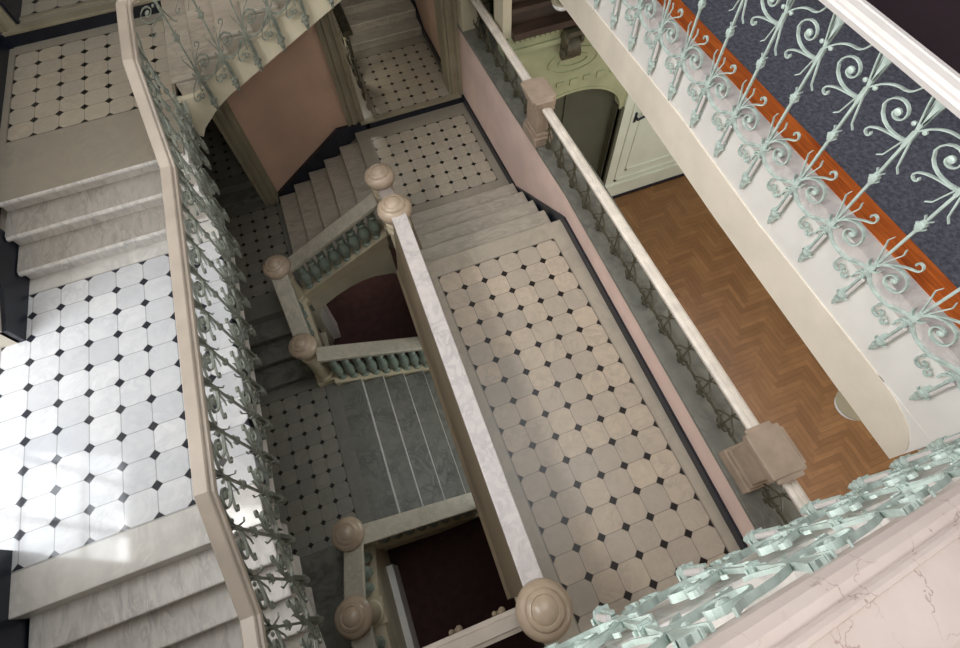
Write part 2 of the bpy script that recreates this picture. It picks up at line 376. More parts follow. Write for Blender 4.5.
# stepped black skirting on the left wall
bm = bmesh.new()
prism(bm, [(3.34, zL1-.02), (3.34, zL1+.20), (3.72, zL1+.26), (4.02, zL1+.44), (4.5, zL2+.24), (4.8, zL2+.16), (7.2, zL2+.16), (7.2, zL2-.1), (4.4, zL2-.1), (4.4, zL1)], 'x', -3.32, -3.25)
prism(bm, [(1.5, zL1-.02), (1.5, zL1+.30), (1.1, zL1+.30), (.0, -4.3), (-3, -4.3), (-3, -4.6), (.3, -4.6)], 'x', -3.32, -3.25)
obj('baseboard_left', bm, 'black_base', kind='structure')
w = obj('window_1', bmx(*[(-3.97, -3.93, 1.52+.6*k-.03, 1.52+.6*k+.03, zL1+.12, -1.35) for k in range(4)]+[(-3.97, -3.93, 1.52, 3.32, z-.025, z+.025) for z in (zL1+.15, -3.0, -2.2, -1.38)]), 'rail_white', kind='structure')
obj('window_pane', bmx((-3.952, -3.948, 1.55, 3.29, zL1+.15, -1.38)), 'glass', w)
w = obj('window_2', bmx(*[(-3.97, -3.93, -.6+.784*k-.03, -.6+.784*k+.03, .1, 3.2) for k in range(6)]+[(-3.97, -3.93, -.6, 3.32, z-.025, z+.025) for z in (.12, 1.1, 2.2, 3.18)]), 'rail_white', kind='structure')
obj('window_pane', bmx((-3.952, -3.948, -.57, 3.29, .12, 3.18)), 'glass', w)
# walls closing the stair hall
S('wall_near', 'plaster_side', (-4.05, 8.9, -3.3, -3, zG, 4.0))
S('wall_gallery', 'maroon_wall', (4.72, 4.98, -3, 7.3, zGal, 4.0))
S('wall_gallery', 'plaster_side', (8.6, 8.9, -3, 12, zG, zGal))
S('wall_gallery', 'green', (2.6, 2.75, 6.4, 12, zG, -4.6))
S('wall_end', 'green', (2.26, 8.9, 8.2, 8.4, zG, 4.0))
# roof with its skylight
S('ceiling', 'ceiling', (-4.05, -1.9, -3.3, 7.6, 4.0, 4.2), (3.4, 4.98, -3.3, 7.6, 4.0, 4.2), (-1.9, 3.4, -3.3, .6, 4.0, 4.2), (-1.9, 3.4, 6.4, 7.6, 4.0, 4.2), (2.6, 8.9, 5.9, 12, -2.6, -2.4), (-4.05, 2.6, 7.6, 12, .0, .2))

# ------------------------------------------------------------------ green wall of the hall
yg = 6.13
bm = bmesh.new()
ax0, ax1, azs, azc = 2.75, 4.66, -6.05, -5.40
arch = [(ax1, azs)]+[((ax0+ax1)/2+(ax1-ax0)/2*math.cos(a), azs+(azc-azs)*math.sin(a)) for a in [PI*k/14 for k in range(1, 14)]]+[(ax0, azs)]
prism(bm, [(2.5, zG), (2.5, -4.2), (5.0, -4.2), (5.0, azs), (ax1, azs)][:0]+[(2.5, azs), (2.5, -4.2), (8.6, -4.2), (8.6, azs)]+arch, 'y', yg, yg+.3)
box(bm, ax1, 8.6, yg, yg+.3, zG, azs); box(bm, 2.5, ax0, yg, yg+.3, zG, azs)
obj('wall_hall', bm, 'green', kind='structure')
bm = bmesh.new()     # arch moulding
for off, t in ((.02, .015),):
    o_ = [((ax0+ax1)/2+((ax1-ax0)/2+off)*math.cos(PI*k/18), azs+(azc-azs+off)*math.sin(PI*k/18)) for k in range(19)]
    i_ = [((ax0+ax1)/2+((ax1-ax0)/2+off-.045)*math.cos(PI*k/18), azs+(azc-azs+off-.045)*math.sin(PI*k/18)) for k in range(19)]
    prism(bm, o_+i_[::-1], 'y', yg-t, yg+.02)
for a, rx, rz, x, z in ((0, .42, .2, 3.6, -4.85), (0, .25, .1, 3.6, -4.85), (0, .3, .16, 4.35, -4.82), (0, .16, .07, 4.35, -4.82)):   # stucco scroll rings
    o_ = [(x+rx*math.cos(2*PI*k/20), z+rz*math.sin(2*PI*k/20)) for k in range(21)]; i_ = [(x+(rx-.03)*math.cos(2*PI*k/20), z+(rz-.03)*math.sin(2*PI*k/20)) for k in range(21)]
    prism(bm, o_+i_[::-1], 'y', yg-.025, yg+.01)
for k in range(9): box(bm, 2.9+.23*k, 3.02+.23*k, yg-.03, yg+.01, -5.24-.03*(k % 2), -5.17)
obj('trim_9', bm, 'green', kind='structure')
bm = bmx((2.5, 8.6, yg-.08, yg+.01, -4.47, -4.40), (2.5, 8.6, yg-.05, yg+.01, -4.4, -4.22), (2.5, 8.6, yg-.12, yg+.01, -4.22, -4.17))
for k in range(40): box(bm, 2.62+.075*k, 2.66+.075*k, yg-.085, yg, -4.30, -4.225)
obj('trim_10', bm, 'green', kind='structure')
S('door_1', 'door_dark', (2.6, 3.7, yg+.2, yg+.26, zG, -5.2), (3.72, 4.9, yg+.2, yg+.26, zG, -5.2), (3.66, 3.76, yg+.17, yg+.22, zG, -5.2), (2.9, 3.5, yg+.18, yg+.22, -7.6, -6.2))
S('trim_11', 'door_dark', (4.66, 4.72, yg-.05, yg+.2, zG+.3, azs+.02), (4.63, 4.66, yg+.06, yg+.24, zG, azs+.02))
d = S('door_2', 'mint_panel', (4.72, 8.0, yg-.05, yg+.01, zG+.05, -5.5))
bm = bmesh.new()
def frame(x0, x1, z0, z1, t, dep):
    box(bm, x0, x1, yg-dep, yg-.04, z0, z0+t); box(bm, x0, x1, yg-dep, yg-.04, z1-t, z1); box(bm, x0, x0+t, yg-dep, yg-.04, z0, z1); box(bm, x1-t, x1, yg-dep, yg-.04, z0, z1)
frame(4.9, 6.4, -7.85, -5.7, .05, .075); frame(5.1, 6.2, -7.62, -5.9, .035, .07); box(bm, 4.72, 8, yg-.08, yg-.04, -8.0, -7.95)
obj('door_panel', bm, 'mint_panel', d)
bm = bmesh.new(); rod(bm, (4.98, yg-.06, -6.28), (4.98, yg-.15, -6.28), .025); rod(bm, (4.98, yg-.15, -6.28), (5.14, yg-.15, -6.24), .022); box(bm, 4.95, 5.01, yg-.07, yg-.05, -6.4, -6.2)
obj('door_handle', bm, 'black_base', d)
S('baseboard_hall', 'black_base', (2.6, 8.6, yg-.075, yg-.02, zG, zG+.07))
bm = bmx((2.54, 8.6, yg-.02, yg+.2, -4.17, -2.6), (2.54, 8.6, yg-.22, yg, -4.17, -4.08), (2.54, 8.6, yg-.14, yg, -3.86, -3.80), (2.54, 8.6, yg-.20, yg, -3.55, -3.45))
obj('wall_hall', bm, 'wood_dark', kind='structure')
S('trim_12', 'cream_dim', (2.42, 2.54, yg-.12, yg+.2, -4.17, -2.6))
t = thing('wall_bracket', 'dark carved scroll bracket on the sage green wall under the gallery edge', 'bracket', (3.46, yg-.02, -4.62))
bm = bmesh.new()
pr = [(0, 0)] + [(-.10-.13*math.sin(PI*k/9)-.02*k/9, -.02-.0+.42*k/9) for k in range(10)] + [(0, .42)]
prism(bm, [(yg+p[0], -4.72+p[1]) for p in pr], 'x', 3.36, 3.56); obj('bracket_body', bm, 'iron_dark', t, smooth=True)
for x in (3.34, 3.58):
    for z, q in ((-4.62, .07), (-4.39, .1)):
        bm = bmesh.new(); lathe(bm, [(q*.5, -.03), (q, -.02), (q*1.05, 0), (q, .02), (q*.5, .03)], (0, 0, 0), 16)
        for v in bm.verts: v.co = Vector((x+v.co.z, yg-.13+v.co.x, z+v.co.y))
        obj('scroll', bm, 'iron_dark', t, smooth=True)
bm = bmx((3.32, 3.60, yg-.26, yg, -4.31, -4.24)); obj('abacus', bm, 'iron_dark', t, bevel=.01)

# ------------------------------------------------------------------ stairs
def flight(label, loc, axis, sgn, a0, tread, n, b0, b1, z0, rise, mat, depth=.34, group=None, riser=None, tread_mat=None, over=.028):
    """n treads; step k starts (riser) at a0+sgn*tread*k and is z0+rise*(k+1) high"""
    t = thing('stair_flight', label, 'stairs', loc, 'stair flights')
    for k in range(n):
        bm = bmesh.new(); f = a0+sgn*tread*k; e = f+sgn*(tread+.04); top = z0+rise*(k+1); ns = f-sgn*(over if not riser else .004)
        def bb(p, q, zz0, zz1, ex=0):
            lo, hi = min(p, q), max(p, q)
            if axis == 'y': box(bm, b0-ex, b1+ex, lo, hi, zz0, zz1)
            else: box(bm, lo, hi, b0-ex, b1+ex, zz0, zz1)
        bb(f, e, top-max(depth, rise), top-.042); bb(ns, e, top-.042, top)
        st = obj('step', bm, mat, t, bevel=.014 if not riser else .004)
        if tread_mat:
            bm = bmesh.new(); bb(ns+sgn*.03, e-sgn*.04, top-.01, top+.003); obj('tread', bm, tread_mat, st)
        if riser:
            bm = bmesh.new(); bb(f-sgn*.012, f, top-rise+.002, top-.004); obj('riser', bm, riser, st)
    return t
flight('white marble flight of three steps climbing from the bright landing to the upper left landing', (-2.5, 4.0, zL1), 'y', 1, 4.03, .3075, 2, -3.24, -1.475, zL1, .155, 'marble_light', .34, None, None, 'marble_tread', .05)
flight('white marble flight falling from the bright landing to the bottom left corner', (-2.5, .15, -4.55), 'y', 1, .303, .245, 3, -3.24, -1.475, -4.55, .158, 'marble_light')
far = flight('far marble flight climbing right above the pink wall panel', (-1.45, 6.3, zL2), 'x', 1, -1.44, .315, 9, 5.49, 7.19, zL2, .155, 'marble_step')
flight('grey marble flight between the central landing and the turning landing beyond it', (1.2, 4.95, zLp), 'y', -1, 4.95, .35, 4, .42, 2.18, zLp, .176, 'marble_step', .5)
flight('dim marble flight climbing right beside the black skirting of the pink panel', (-1.37, 6.1, zBl), 'x', 1, -1.373, .3226, 5, 5.13, 7.16, zBl, .169, 'marble_step', .5)
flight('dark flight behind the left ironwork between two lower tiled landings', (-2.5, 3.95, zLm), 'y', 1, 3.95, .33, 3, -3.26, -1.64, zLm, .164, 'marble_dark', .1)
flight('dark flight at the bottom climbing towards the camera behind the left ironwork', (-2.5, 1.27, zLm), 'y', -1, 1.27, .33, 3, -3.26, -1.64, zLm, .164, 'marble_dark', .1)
flight('green grey flight with bright step edges descending between two stone balustrades', (.3, 2.45, zG), 'x', -1, .31, .3275, 5, 1.28, 3.62, zG, .166, 'marble_dark', .8, None, 'marble_light')  # white marble risers stand in for light catching the step fronts
S('trim_21', 'marble_light', (-1.312, -1.296, 1.28, 3.62, zLm-.164, zLm-.004))  # top riser of that flight, whitened as if lit too
flight('dim flight rising away in the archway passage at the far end', (1.2, 9.02, zAr), 'y', 1, 9.02, .29, 7, .44, 2.02, zAr, .165, 'marble_step', .1)
flight('two shallow dark steps below the grey pilaster of the pink panel', (-2.5, 7.38, zBl), 'y', 1, 7.38, .27, 1, -3.26, -1.72, zBl, .133, 'marble_dark', .3)
flight('pale marble flight under the nearest mint railing', (2.87, -1.1, zGal), 'x', -1, 2.87, .375, 10, -2.2, -.235, zGal, .15, 'marble_light', .3)

# ------------------------------------------------------------------ slabs, fascias
S('trim_13', 'white_plaster', (-1.60, -1.472, 1.0, 4.0, zL1-.34, zL1-.03))
bm = bmesh.new()
prism(bm, [(1.02, zL1-.03), (1.02, zL1-.34), (.1, -4.8), (-3, -4.8), (-3, -4.56), (.28, -4.56), (.28, -4.44), (.53, -4.44), (.53, -4.28), (.78, -4.28), (.78, -4.12), (1.02, -4.12)], 'x', -1.60, -1.472)
prism(bm, [(3.98, zL1-.03), (3.98, zL1-.25), (4.6, zL2-.25), (5.41, zL2-.25), (5.41, zL2-.03), (4.47, zL2-.03), (4.47, zL2-.17), (4.22, zL2-.17), (4.22, zL2-.33), (3.98, zL2-.33)], 'x', -1.60, -1.472)
obj('trim_14', bm, 'white_plaster', kind='structure')
# stringer of the far flight with its dropped end
bm = bmesh.new()
pts = [(-1.56, zL2-.0), (-1.56, zL2-.42), (-1.47, zL2-.50), (-1.40, zL2-.40), (-1.30, zL2-.32), (-1.18, zL2-.22), (-1.0, zL2-.11)]
top = [(-1.44, zL2-.02), (-1.30, zL2-.02)]
xe = -1.44+.315*9
pts += [(xe, zL2+.155*9-.40), (xe, zL2+.155*9-.06)]
prism(bm, pts+top[::-1], 'y', 5.42, 5.49); obj('stringer', bm, 'cream_dim', far)
S('floor', 'marble_step', (xe, 2.8, 5.40, 7.27, zL2+.155*10-.3, zL2+.155*10))
# gallery edge
def gq(name, mat, x0, x1, y0, y1, z0, z1, **k):
    bm = bmesh.new(); quadbox(bm, [(x0+.016*(y0-2), y0), (x1+.016*(y0-2), y0), (x1+.016*(y1-2), y1), (x0+.016*(y1-2), y1)], z0, z1); return obj(name, bm, mat, kind='structure', **k)
gq('floor', 'marble_coping', 2.900, 3.05, -.22, 7.2, zGal-.12, zGal)
gq('trim_15', 'wood_orange', 3.05, 3.24, -3, 7.2, zGal-.1, zGal+.004)
gq('trim_16', 'white_plaster', 2.925, 3.2, -.2, 7.2, -3.31, zGal-.10)
bm = bmesh.new()
bm2 = [(.25, -3.30), (1.7, -3.30), (3.0, -3.23), (7.2, -3.25), (7.2, -3.55), (5.5, -3.565), (3.5, -3.585), (2.1, -3.66), (.3, -3.70), (-.2, -3.70), (-.2, -3.62)]+[(-.2+.45*(1-math.cos(a)), -3.60+.30*math.sin(a)) for a in [PI/2*k/6 for k in range(1, 6)]]
prism(bm, bm2, 'x', 2.912, 3.2)
for v in bm.verts: v.co.x += .016*(v.co.y-2)
obj('trim_17', bm, 'cream_plaster', kind='structure')
S('trim_16', 'white_plaster', (2.89, 3.2, -.2, .3, -3.62, -3.30))
S('ceiling', 'ceiling', (3.2, 4.98, -3, 7.2, -3.45, zGal-.25)); S('wall_gallery', 'plaster_side', (2.925, 3.24, -3, -.2, -3.49, zGal-.1))
S('floor', 'marble_light', (2.915, 3.04, -3, -.22, zGal-.12, zGal))
# stringer of the near flight
bm = bmesh.new(); pts = [(2.86, zGal-.03), (2.86, zGal-.45), (-.88, zGal+.15*10-.43), (-.88, zGal+.15*10)]
for k in range(9, -1, -1):
    x = 2.87-.375*k; pts += [(x-.375, zGal+.15*(k+1)-.036), (x, zGal+.15*(k+1)-.036)]
prism(bm, pts, 'y', -.29, -.236); obj('trim_18', bm, 'white_plaster', kind='structure')

# structure below the landings
S('trim_19', 'stone_brown', (.25, .5, -.2, 1.2, zG, zL0-.22), (.25, .5, 3.66, 4.9, zG, zL0-.22))
S('trim_19', 'cream_dim', (-1.60, -1.42, -3, 1.2, zG, zBl-.35), (-1.60, -1.42, 3.75, 4.95, zG, zLm-.4))
S('trim_19', 'white_plaster', (-1.43, -1.33, -3, .86, zG, -7.95), (-1.5, -1.25, 4.98, 5.3, zG, -7.2))

# ------------------------------------------------------------------ central parapet
t = thing('marble_parapet', 'long parapet with grey marble coping down the middle beside the central landing', 'parapet', (.3, 2, zL0))
bm = bmesh.new()
def tilt(y): return .0+.016*(y-0.0)
path = [(.245+.012*(y), y, -4.15) for y in (-.09, 3.675)]
sweep(bm, [(-.082, -.05), (-.082, 0), (.082, 0), (.082, -.05)], path); obj('coping', bm, 'marble_coping', t, bevel=.008)
bm = bmesh.new(); path = [(.245+.012*(y), y, -4.2) for y in (-.09, 3.68)]
sweep(bm, [(-.075, 0), (.07, 0), (.09, -.83), (-.19, -1.15), (-.21, -1.18), (-.21, -.95), (-.18, -.9), (-.13, -.5)][::-1], path); obj('parapet_body', bm, 'stone_brown', t)

# ------------------------------------------------------------------ newel posts with turned caps
def newel(label, x, y, zf, ztop, r=.195, mat='stone_ball', pw=.13):
    t = thing('newel_post', label, 'newel post', (x, y, zf), 'turned newel posts')
    hc = .26
    bm = bmesh.new()
    hs = ztop-hc-.06-zf; lathe(bm, [(pw, .14), (pw+.02, .16), (pw+.02, .2), (pw, .22), (pw-.012, hs*.55), (pw-.005, hs-.16), (pw+.012, hs-.15), (pw+.012, hs-.10), (pw-.012, hs-.08), (pw-.012, hs)], (x, y, zf), 28)
    obj('shaft', bm, 'stone_cream', t, smooth=True)
    obj('plinth', bmx((x-pw-.02, x+pw+.02, y-pw-.02, y+pw+.02, zf, zf+.14)), 'stone_cream', t, bevel=.012)
    bm = bmesh.new(); lathe(bm, [(.6*r, -.1), (.74*r, -.06), (.6*r, -.02), (.66*r, .02)], (x, y, ztop-hc), 28); obj('collar', bm, 'stone_cream', t, smooth=True)
    bm = bmesh.new()
    lathe(bm, [(.55*r, 0), (.80*r, .03), (.96*r, .07), (r, .115), (.96*r, .15), (.80*r, .185), (.70*r, .195), (.69*r, .205), (.60*r, .225), (.50*r, .232), (.47*r, .226), (.44*r, .234), (.25*r, .252), (.05*r, .26)], (x, y, ztop-hc), 40)
    obj('cap', bm, mat, t, smooth=True); return t
newel('big beige turned newel cap at the near end of the central coping', .242, -.215, zL0, -3.93, .2)
newel('cream turned newel cap at the far end of the central coping', .275, 3.80, zLp, -4.06, .19)
newel('cream turned newel cap on the turning landing just behind the far end of the coping', .285, 5.02, zLp, -4.74, .2)
newel('dim newel where the sloping stone balustrade meets the lower far landing', -1.5, 4.98, zBl, -5.80, .2)
newel('dim newel at the corner where the descending flight begins on its far side', -1.5, 3.86, zLm, -6.26, .2)
newel('dim newel at the near left corner of the descending flight', -1.51, 1.22, zLm, -6.40, .2)
newel('dim newel left of the dark maroon well, nearest the bottom edge', -1.5, .31, zBl, -5.80, .2)
t = thing('stone_block', 'short marble coping piece between the two cream newel caps', 'coping', (.28, 4.4, zLp))
bm = bmesh.new(); sweep(bm, [(-.09, -.05), (-.09, 0), (.09, 0), (.09, -.05)], [(.29, 3.94, -4.25), (.29, 4.88, -4.98)]); obj('coping', bm, 'marble_coping', t, bevel=.008)
bm = bmesh.new(); prism(bm, [(3.94, -4.31), (4.88, -5.05), (4.88, zLp), (3.94, zLp)], 'x', .22, .36); obj('body', bm, 'stone_brown', t)

# ------------------------------------------------------------------ stone balustrades
BP = [(.075, 0), (.075, .035), (.05, .05), (.045, .08), (.072, .13), (.088, .20), (.085, .27), (.06, .35), (.05, .38), (.066, .40), (.066, .43), (.048, .445), (.05, .49), (.07, .51), (.07, .54), (.055, .555), (.075, .57), (.075, .60)]
def balustrade(label, a, b, h, n, plinth_drop, rail_w=.12, cap='marble_rail', arch=None):
    """a, b: floor-line points of the two ends; the rail runs h above them"""
    A, B = Vector(a), Vector(b)
    t = thing('stone_balustrade', label, 'balustrade', (A+B)/2, 'stone balustrades')
    bm = bmesh.new(); w = rail_w
    sweep(bm, [(-w, -.07), (-w, -.01), (-w+.012, 0), (w-.012, 0), (w, -.01), (w, -.07), (w-.03, -.1), (-w+.03, -.1)], [A+Vector((0, 0, h)), B+Vector((0, 0, h))]); obj('handrail', bm, cap, t, bevel=.006)
    bm = bmesh.new()
    sweep(bm, [(-.10, -plinth_drop), (-.10, .06), (-.115, .07), (-.115, .12), (.115, .12), (.115, .07), (.10, .06), (.10, -plinth_drop)], [A, B]); obj('plinth', bm, 'stone_cream', t)
    bh = h-.1-.12
    proto = None
    for k in range(n):
        p = A.lerp(B, (k+.75)/(n+.5))
        if proto is None:
            bm = bmesh.new(); lathe(bm, [(r, z/.6*(bh+.05)) for r, z in BP], (0, 0, 0), 14)
            proto = obj('baluster', bm, 'marble_bal', t, smooth=True, local=True); o = proto
        else:
            o = proto.copy(); C.objects.link(o); o.parent = t
        o.location = Vector((p.x, p.y, p.z+.10+H))-LOC[t.name]
    return t
sl = .169/.3226
tb = balustrade('sloping stone balustrade with sea green balusters along the dim flight', (-1.36, 5.0, zBl+.12), (.14, 5.0, zBl+.1+1.6*.50), .80, 8, .12)
bm = bmesh.new()
pts = [(-1.48, zBl+.1), (.12, zBl+.9), (.12, -6.95)]+[(.04, -6.9), (-.235, -6.83), (-.45, -6.84), (-.67, -6.9), (-.9, -7.0), (-1.07, -7.1), (-1.25, -7.22), (-1.34, -7.4), (-1.38, -7.7), (-1.38, zG), (-1.48, zG)]
prism(bm, pts, 'y', 4.93, 5.115); obj('arched_stringer', bm, 'cream_dim', tb)
balustrade('short stone balustrade dropping from the lower far landing beside the left ironwork', (-1.5, 4.86, zBl+.05), (-1.5, 3.98, zLm+.12), .92, 3, .25)
tc = balustrade('stone balustrade on the far side of the descending flight', (-1.38, 3.75, zLm+.02), (.2, 3.75, zLm+.02-1.58*.5), 1.0, 9, .2)
td_ = balustrade('stone balustrade on the near side of the descending flight above the dark well', (-1.38, 1.17, zLm+.02), (.2, 1.17, zLm+.02-1.58*.5), .90, 9, .45)
balustrade('stone balustrade rising towards the camera along the left of the dark well', (-1.5, 1.1, zLm+.1), (-1.5, .43, zBl+.0), .84, 3, .35)
balustrade('stone balustrade leaving the bottom edge left of the dark well', (-1.5, .18, zBl+.0), (-1.5, -1.2, zBl+.0), .84, 5, .35)

# ------------------------------------------------------------------ wrought iron baluster design (u along the rail, v up, floor edge at v = 0)
def ribbon(bm, pts, t=.011, d=.02, taper=None, w0=0):
    n = len(pts); rings = []
    for i, (u, v) in enumerate(pts):
        a = pts[max(0, i-1)]; b = pts[min(n-1, i+1)]
        tx, ty = b[0]-a[0], b[1]-a[1]; l = math.hypot(tx, ty) or 1; nx, ny = -ty/l, tx/l
        h = t/2*(1 if not taper else taper[0]+(taper[1]-taper[0])*i/(n-1)); q = d/2
        rings.append([bm.verts.new((u+nx*h, w0-q, v+ny*h)), bm.verts.new((u+nx*h, w0+q, v+ny*h)), bm.verts.new((u-nx*h, w0+q, v-ny*h)), bm.verts.new((u-nx*h, w0-q, v-ny*h))])
    for a, b in zip(rings, rings[1:]):
        for k in range(4): bm.faces.new((a[k], a[(k+1) % 4], b[(k+1) % 4], b[k]))
    bm.faces.new(rings[0]); bm.faces.new(rings[-1][::-1])
def bez(p0, p1, p2, p3, n=8):
    return [tuple((1-s)**3*a+3*(1-s)**2*s*b+3*(1-s)*s*s*c+s**3*d for a, b, c, d in zip(p0, p1, p2, p3)) for s in [k/n for k in range(n+1)]]
def curl(c, r0, r1, a0, turns, n=14):
    return [(c[0]+(r0+(r1-r0)*k/n)*math.cos(a0+turns*2*PI*k/n), c[1]+(r0+(r1-r0)*k/n)*math.sin(a0+turns*2*PI*k/n)) for k in range(n+1)]
def iron_meshes(tagname, sp, slope, top, mat):
    """one baluster as sub-part meshes; slope shears them along a pitched rail, top is the underside of the rail"""
    out = {}; k = sp/.38; h = sp; T = .95
    def fin(key, bm):
        for v in bm.verts:
            if v.co.z > 0: v.co.z *= top/T
            v.co.z += slope*v.co.x
        bmesh.ops.recalc_face_normals(bm, faces=bm.faces)
        me = bpy.data.meshes.new('baluster_'+key); bm.to_mesh(me); bm.free(); me.materials.append(M[mat]); out[key] = me
    def bead(bm, u, v, r, d):
        n0 = len(bm.verts); lathe(bm, [(r*.5, -d), (r, -d*.5), (r, d*.5), (r*.5, d)], (0, 0, 0), 8); bm.verts.ensure_lookup_table()
        for q in bm.verts[n0:]: q.co = Vector((u+q.co.x, q.co.z, v+q.co.y))
    bm = bmesh.new()
    box(bm, -.008, .008, -.008, .008, -.33, T)
    for z, w, hh in ((.385, .015, .012), (.41, .022, .018), (.435, .015, .012), (.72, .014, .03), (.67, .012, .02), (0, .017, .04), (-.06, .016, .015)): box(bm, -w, w, -w*.8, w*.8, z-hh, z+hh)
    for s in (-1, 1):
        ribbon(bm, [(0, .36), (s*.02, .39), (s*.034, .41)], .007, .014); ribbon(bm, [(0, .43), (s*.018, .46), (s*.028, .47)], .007, .014)
    ribbon(bm, [(0, .76), (0, .86), (0, T)], .05, .020, (.35, 1))
    for s in (-1, 1): ribbon(bm, [(s*.006, .80), (s*.02, .90), (s*.034, T)], .008, .02)
    fin('bar', bm)
    bm = bmesh.new()       # cluster below the rail
    ribbon(bm, bez((0, .69), (-.05*k, .66), (-.17*k, .65), (-.203*k, .745), 7)[:-1]+curl((-.128*k, .765), .080*k, .018, math.radians(190), -.98, 15), .008, .020)
    bead(bm, -.128*k, .765, .021, .014)
    ribbon(bm, bez((0, .75), (.05*k, .83), (.10*k, .86), (.16*k, .865))+bez((.16*k, .865), (.19*k, .87), (.21*k, .90), (.225*k, T-.005), 4)[1:], .008, .018)
    ribbon(bm, bez((0, .74), (-.015*k, .82), (-.04*k, .87), (-.05*k, T-.005)), .008, .018)
    ribbon(bm, bez((0, .675), (-.08*k, .655), (-.15*k, .65), (-.195*k, .605))+curl((-.178*k, .583), .026, .010, math.radians(130), .8, 8), .008, .018)
    for s in (-1, 1): bead(bm, s*.034, .775, .013, .011)
    for v in bm.verts: v.co.x *= 1.15
    fin('upper_scroll', bm)
    bm = bmesh.new()       # cluster at the floor edge
    ribbon(bm, bez((0, .02), (.03*k, .09), (.09*k, .15), (.165*k, .19), 7)+curl((.160*k, .228), .036, .012, math.radians(-70), .8, 10), .008, .018)
    ribbon(bm, bez((0, -.01), (.02*k, .09), (.10*k, .15), (.18*k, .115), 8)[:-1]+curl((.138*k, .038), .088*k, .018, math.radians(62), -1.15, 18), .010, .024)
    bead(bm, .138*k, .038, .020, .015)
    ribbon(bm, bez((0, -.02), (.02*k, -.12), (.16*k, -.15), (.28*k, -.09), 9)+[(h*.87, -.05), (h, -.02)], .010, .024)
    ribbon(bm, bez((0, -.03), (-.07*k, -.05), (-.15*k, -.08), (-.19*k, -.15), 6)+curl((-.150*k, -.19), .048, .014, math.radians(140), .95, 10), .009, .022)
    ribbon(bm, curl((-.085*k, -.21), .032, .010, math.radians(110), .95, 8), .008, .020)
    ribbon(bm, [(0, -.08), (-.03, -.10), (-.05, -.14), (-.045, -.17)], .012, .02)
    fin('lower_scroll', bm)
    for key, P in (('lower_leaf', ((.006, .02), (.034, .12), (.062, .205), (.050, .245))), ('upper_leaf', ((.008, .71), (.04, .60), (.056, .545), (.085, .52)))):
        bm = bmesh.new()
        for s in (-1, 1):
            ribbon(bm, [(s*p[0], p[1]) for p in P], .009, .012, (1, .6))
            if key == 'lower_leaf': ribbon(bm, [(s*.01, -.03), (s*.04, -.005), (s*.05, .03)], .014, .022, (1, .4)); ribbon(bm, [(s*.01, -.07), (s*.045, -.085), (s*.05, -.115)], .014, .022, (1, .4))
        fin(key, bm)
    bm = bmesh.new()
    box(bm, -.012, .012, -.014, .014, -.15, -.09); box(bm, -.007, .007, -.03, -.02, -.28, -.10); box(bm, -.028, .028, -.036, .026, -.289, -.28)
    lathe(bm, [(.018, 0), (.031, -.018), (.034, -.035), (.026, -.065), (.028, -.085), (.017, -.115), (.019, -.125), (.004, -.16)], (0, -.005, -.289), 8)
    for s in (-1, 1): ribbon(bm, [(s*.016, -.33), (s*.034, -.345), (s*.042, -.33)], .008, .02)
    fin('drop', bm)
    bm = bmesh.new(); rod(bm, (.020, -.012, -.11), (.020, -.012, -.278), .0125, 10); fin('tube', bm); out['tube'].materials[0] = M['rail_white' if mat == 'iron' else mat]  # foot pin, white on the mint railings to paint its lit side
    return out
def baluster(rail, ms, p, rot):
    b = bpy.data.objects.new('baluster', ms['bar']); C.objects.link(b); b.parent = rail
    b.location = Vector((p[0], p[1], p[2]+H))-LOC[rail.name]; b.rotation_euler = (0, 0, rot)
    for key, nm in (('upper_scroll', 'upper_scroll'), ('lower_scroll', 'lower_scroll'), ('upper_leaf', 'upper_leaf'), ('lower_leaf', 'lower_leaf'), ('drop', 'drop_finial'), ('tube', 'foot_pin')):
        c = bpy.data.objects.new(nm, ms[key]); C.objects.link(c); c.parent = b
    return b
RAILP = [(-.07, -.07), (-.075, -.03), (-.06, -.012), (-.045, 0), (.045, 0), (.06, -.012), (.075, -.03), (.07, -.07)]

# gallery railing
t = thing('gallery_railing', 'mint wrought iron railing under a white handrail along the carpeted gallery', 'railing', (2.9, 2, zGal))
ms = iron_meshes('gal', .382, 0, .95, 'iron')
bm = bmesh.new(); sweep(bm, [(-.065, -.075), (-.07, -.045), (-.055, -.035), (-.055, -.02), (-.045, 0), (-.005, .004), (.0, -.004), (.012, -.004), (.018, .004), (.05, 0), (.065, -.03), (.065, -.075)], [(2.927+.083, 7.2, -1.715), (2.927-.034, -.12, -1.715)][::-1]); obj('handrail', bm, 'rail_white', t)
for k in range(-1, 13): baluster(t, ms, (2.885+.016*(.468+.382*k-2), .468+.382*k, zGal), -PI/2)
# near railing on the photographer's flight
t = thing('stair_railing', 'nearest mint wrought iron railing under a cracked white handrail at the bottom right', 'railing', (1.2, -.21, -2.1))
ms = iron_meshes('near', .39, .40, .575, 'iron')
bm = bmesh.new(); sweep(bm, [(-.0, -.08), (.0, -.035), (.012, -.012), (.03, 0), (.054, .002), (.058, .014), (.066, .02), (.076, .018), (.082, .006), (.22, .006), (.24, -.01), (.25, -.05), (.2, -.08)][::1], [(-.95, -.212, -(.935-.95*.42)), (2.75, -.205, -(.935+.42*2.75))]); obj('handrail', bm, 'rail_cracked', t)
for k in range(-3, 7):
    x = .30+.39*k; baluster(t, ms, (x, -.200, -(1.575+.405*x)), PI)
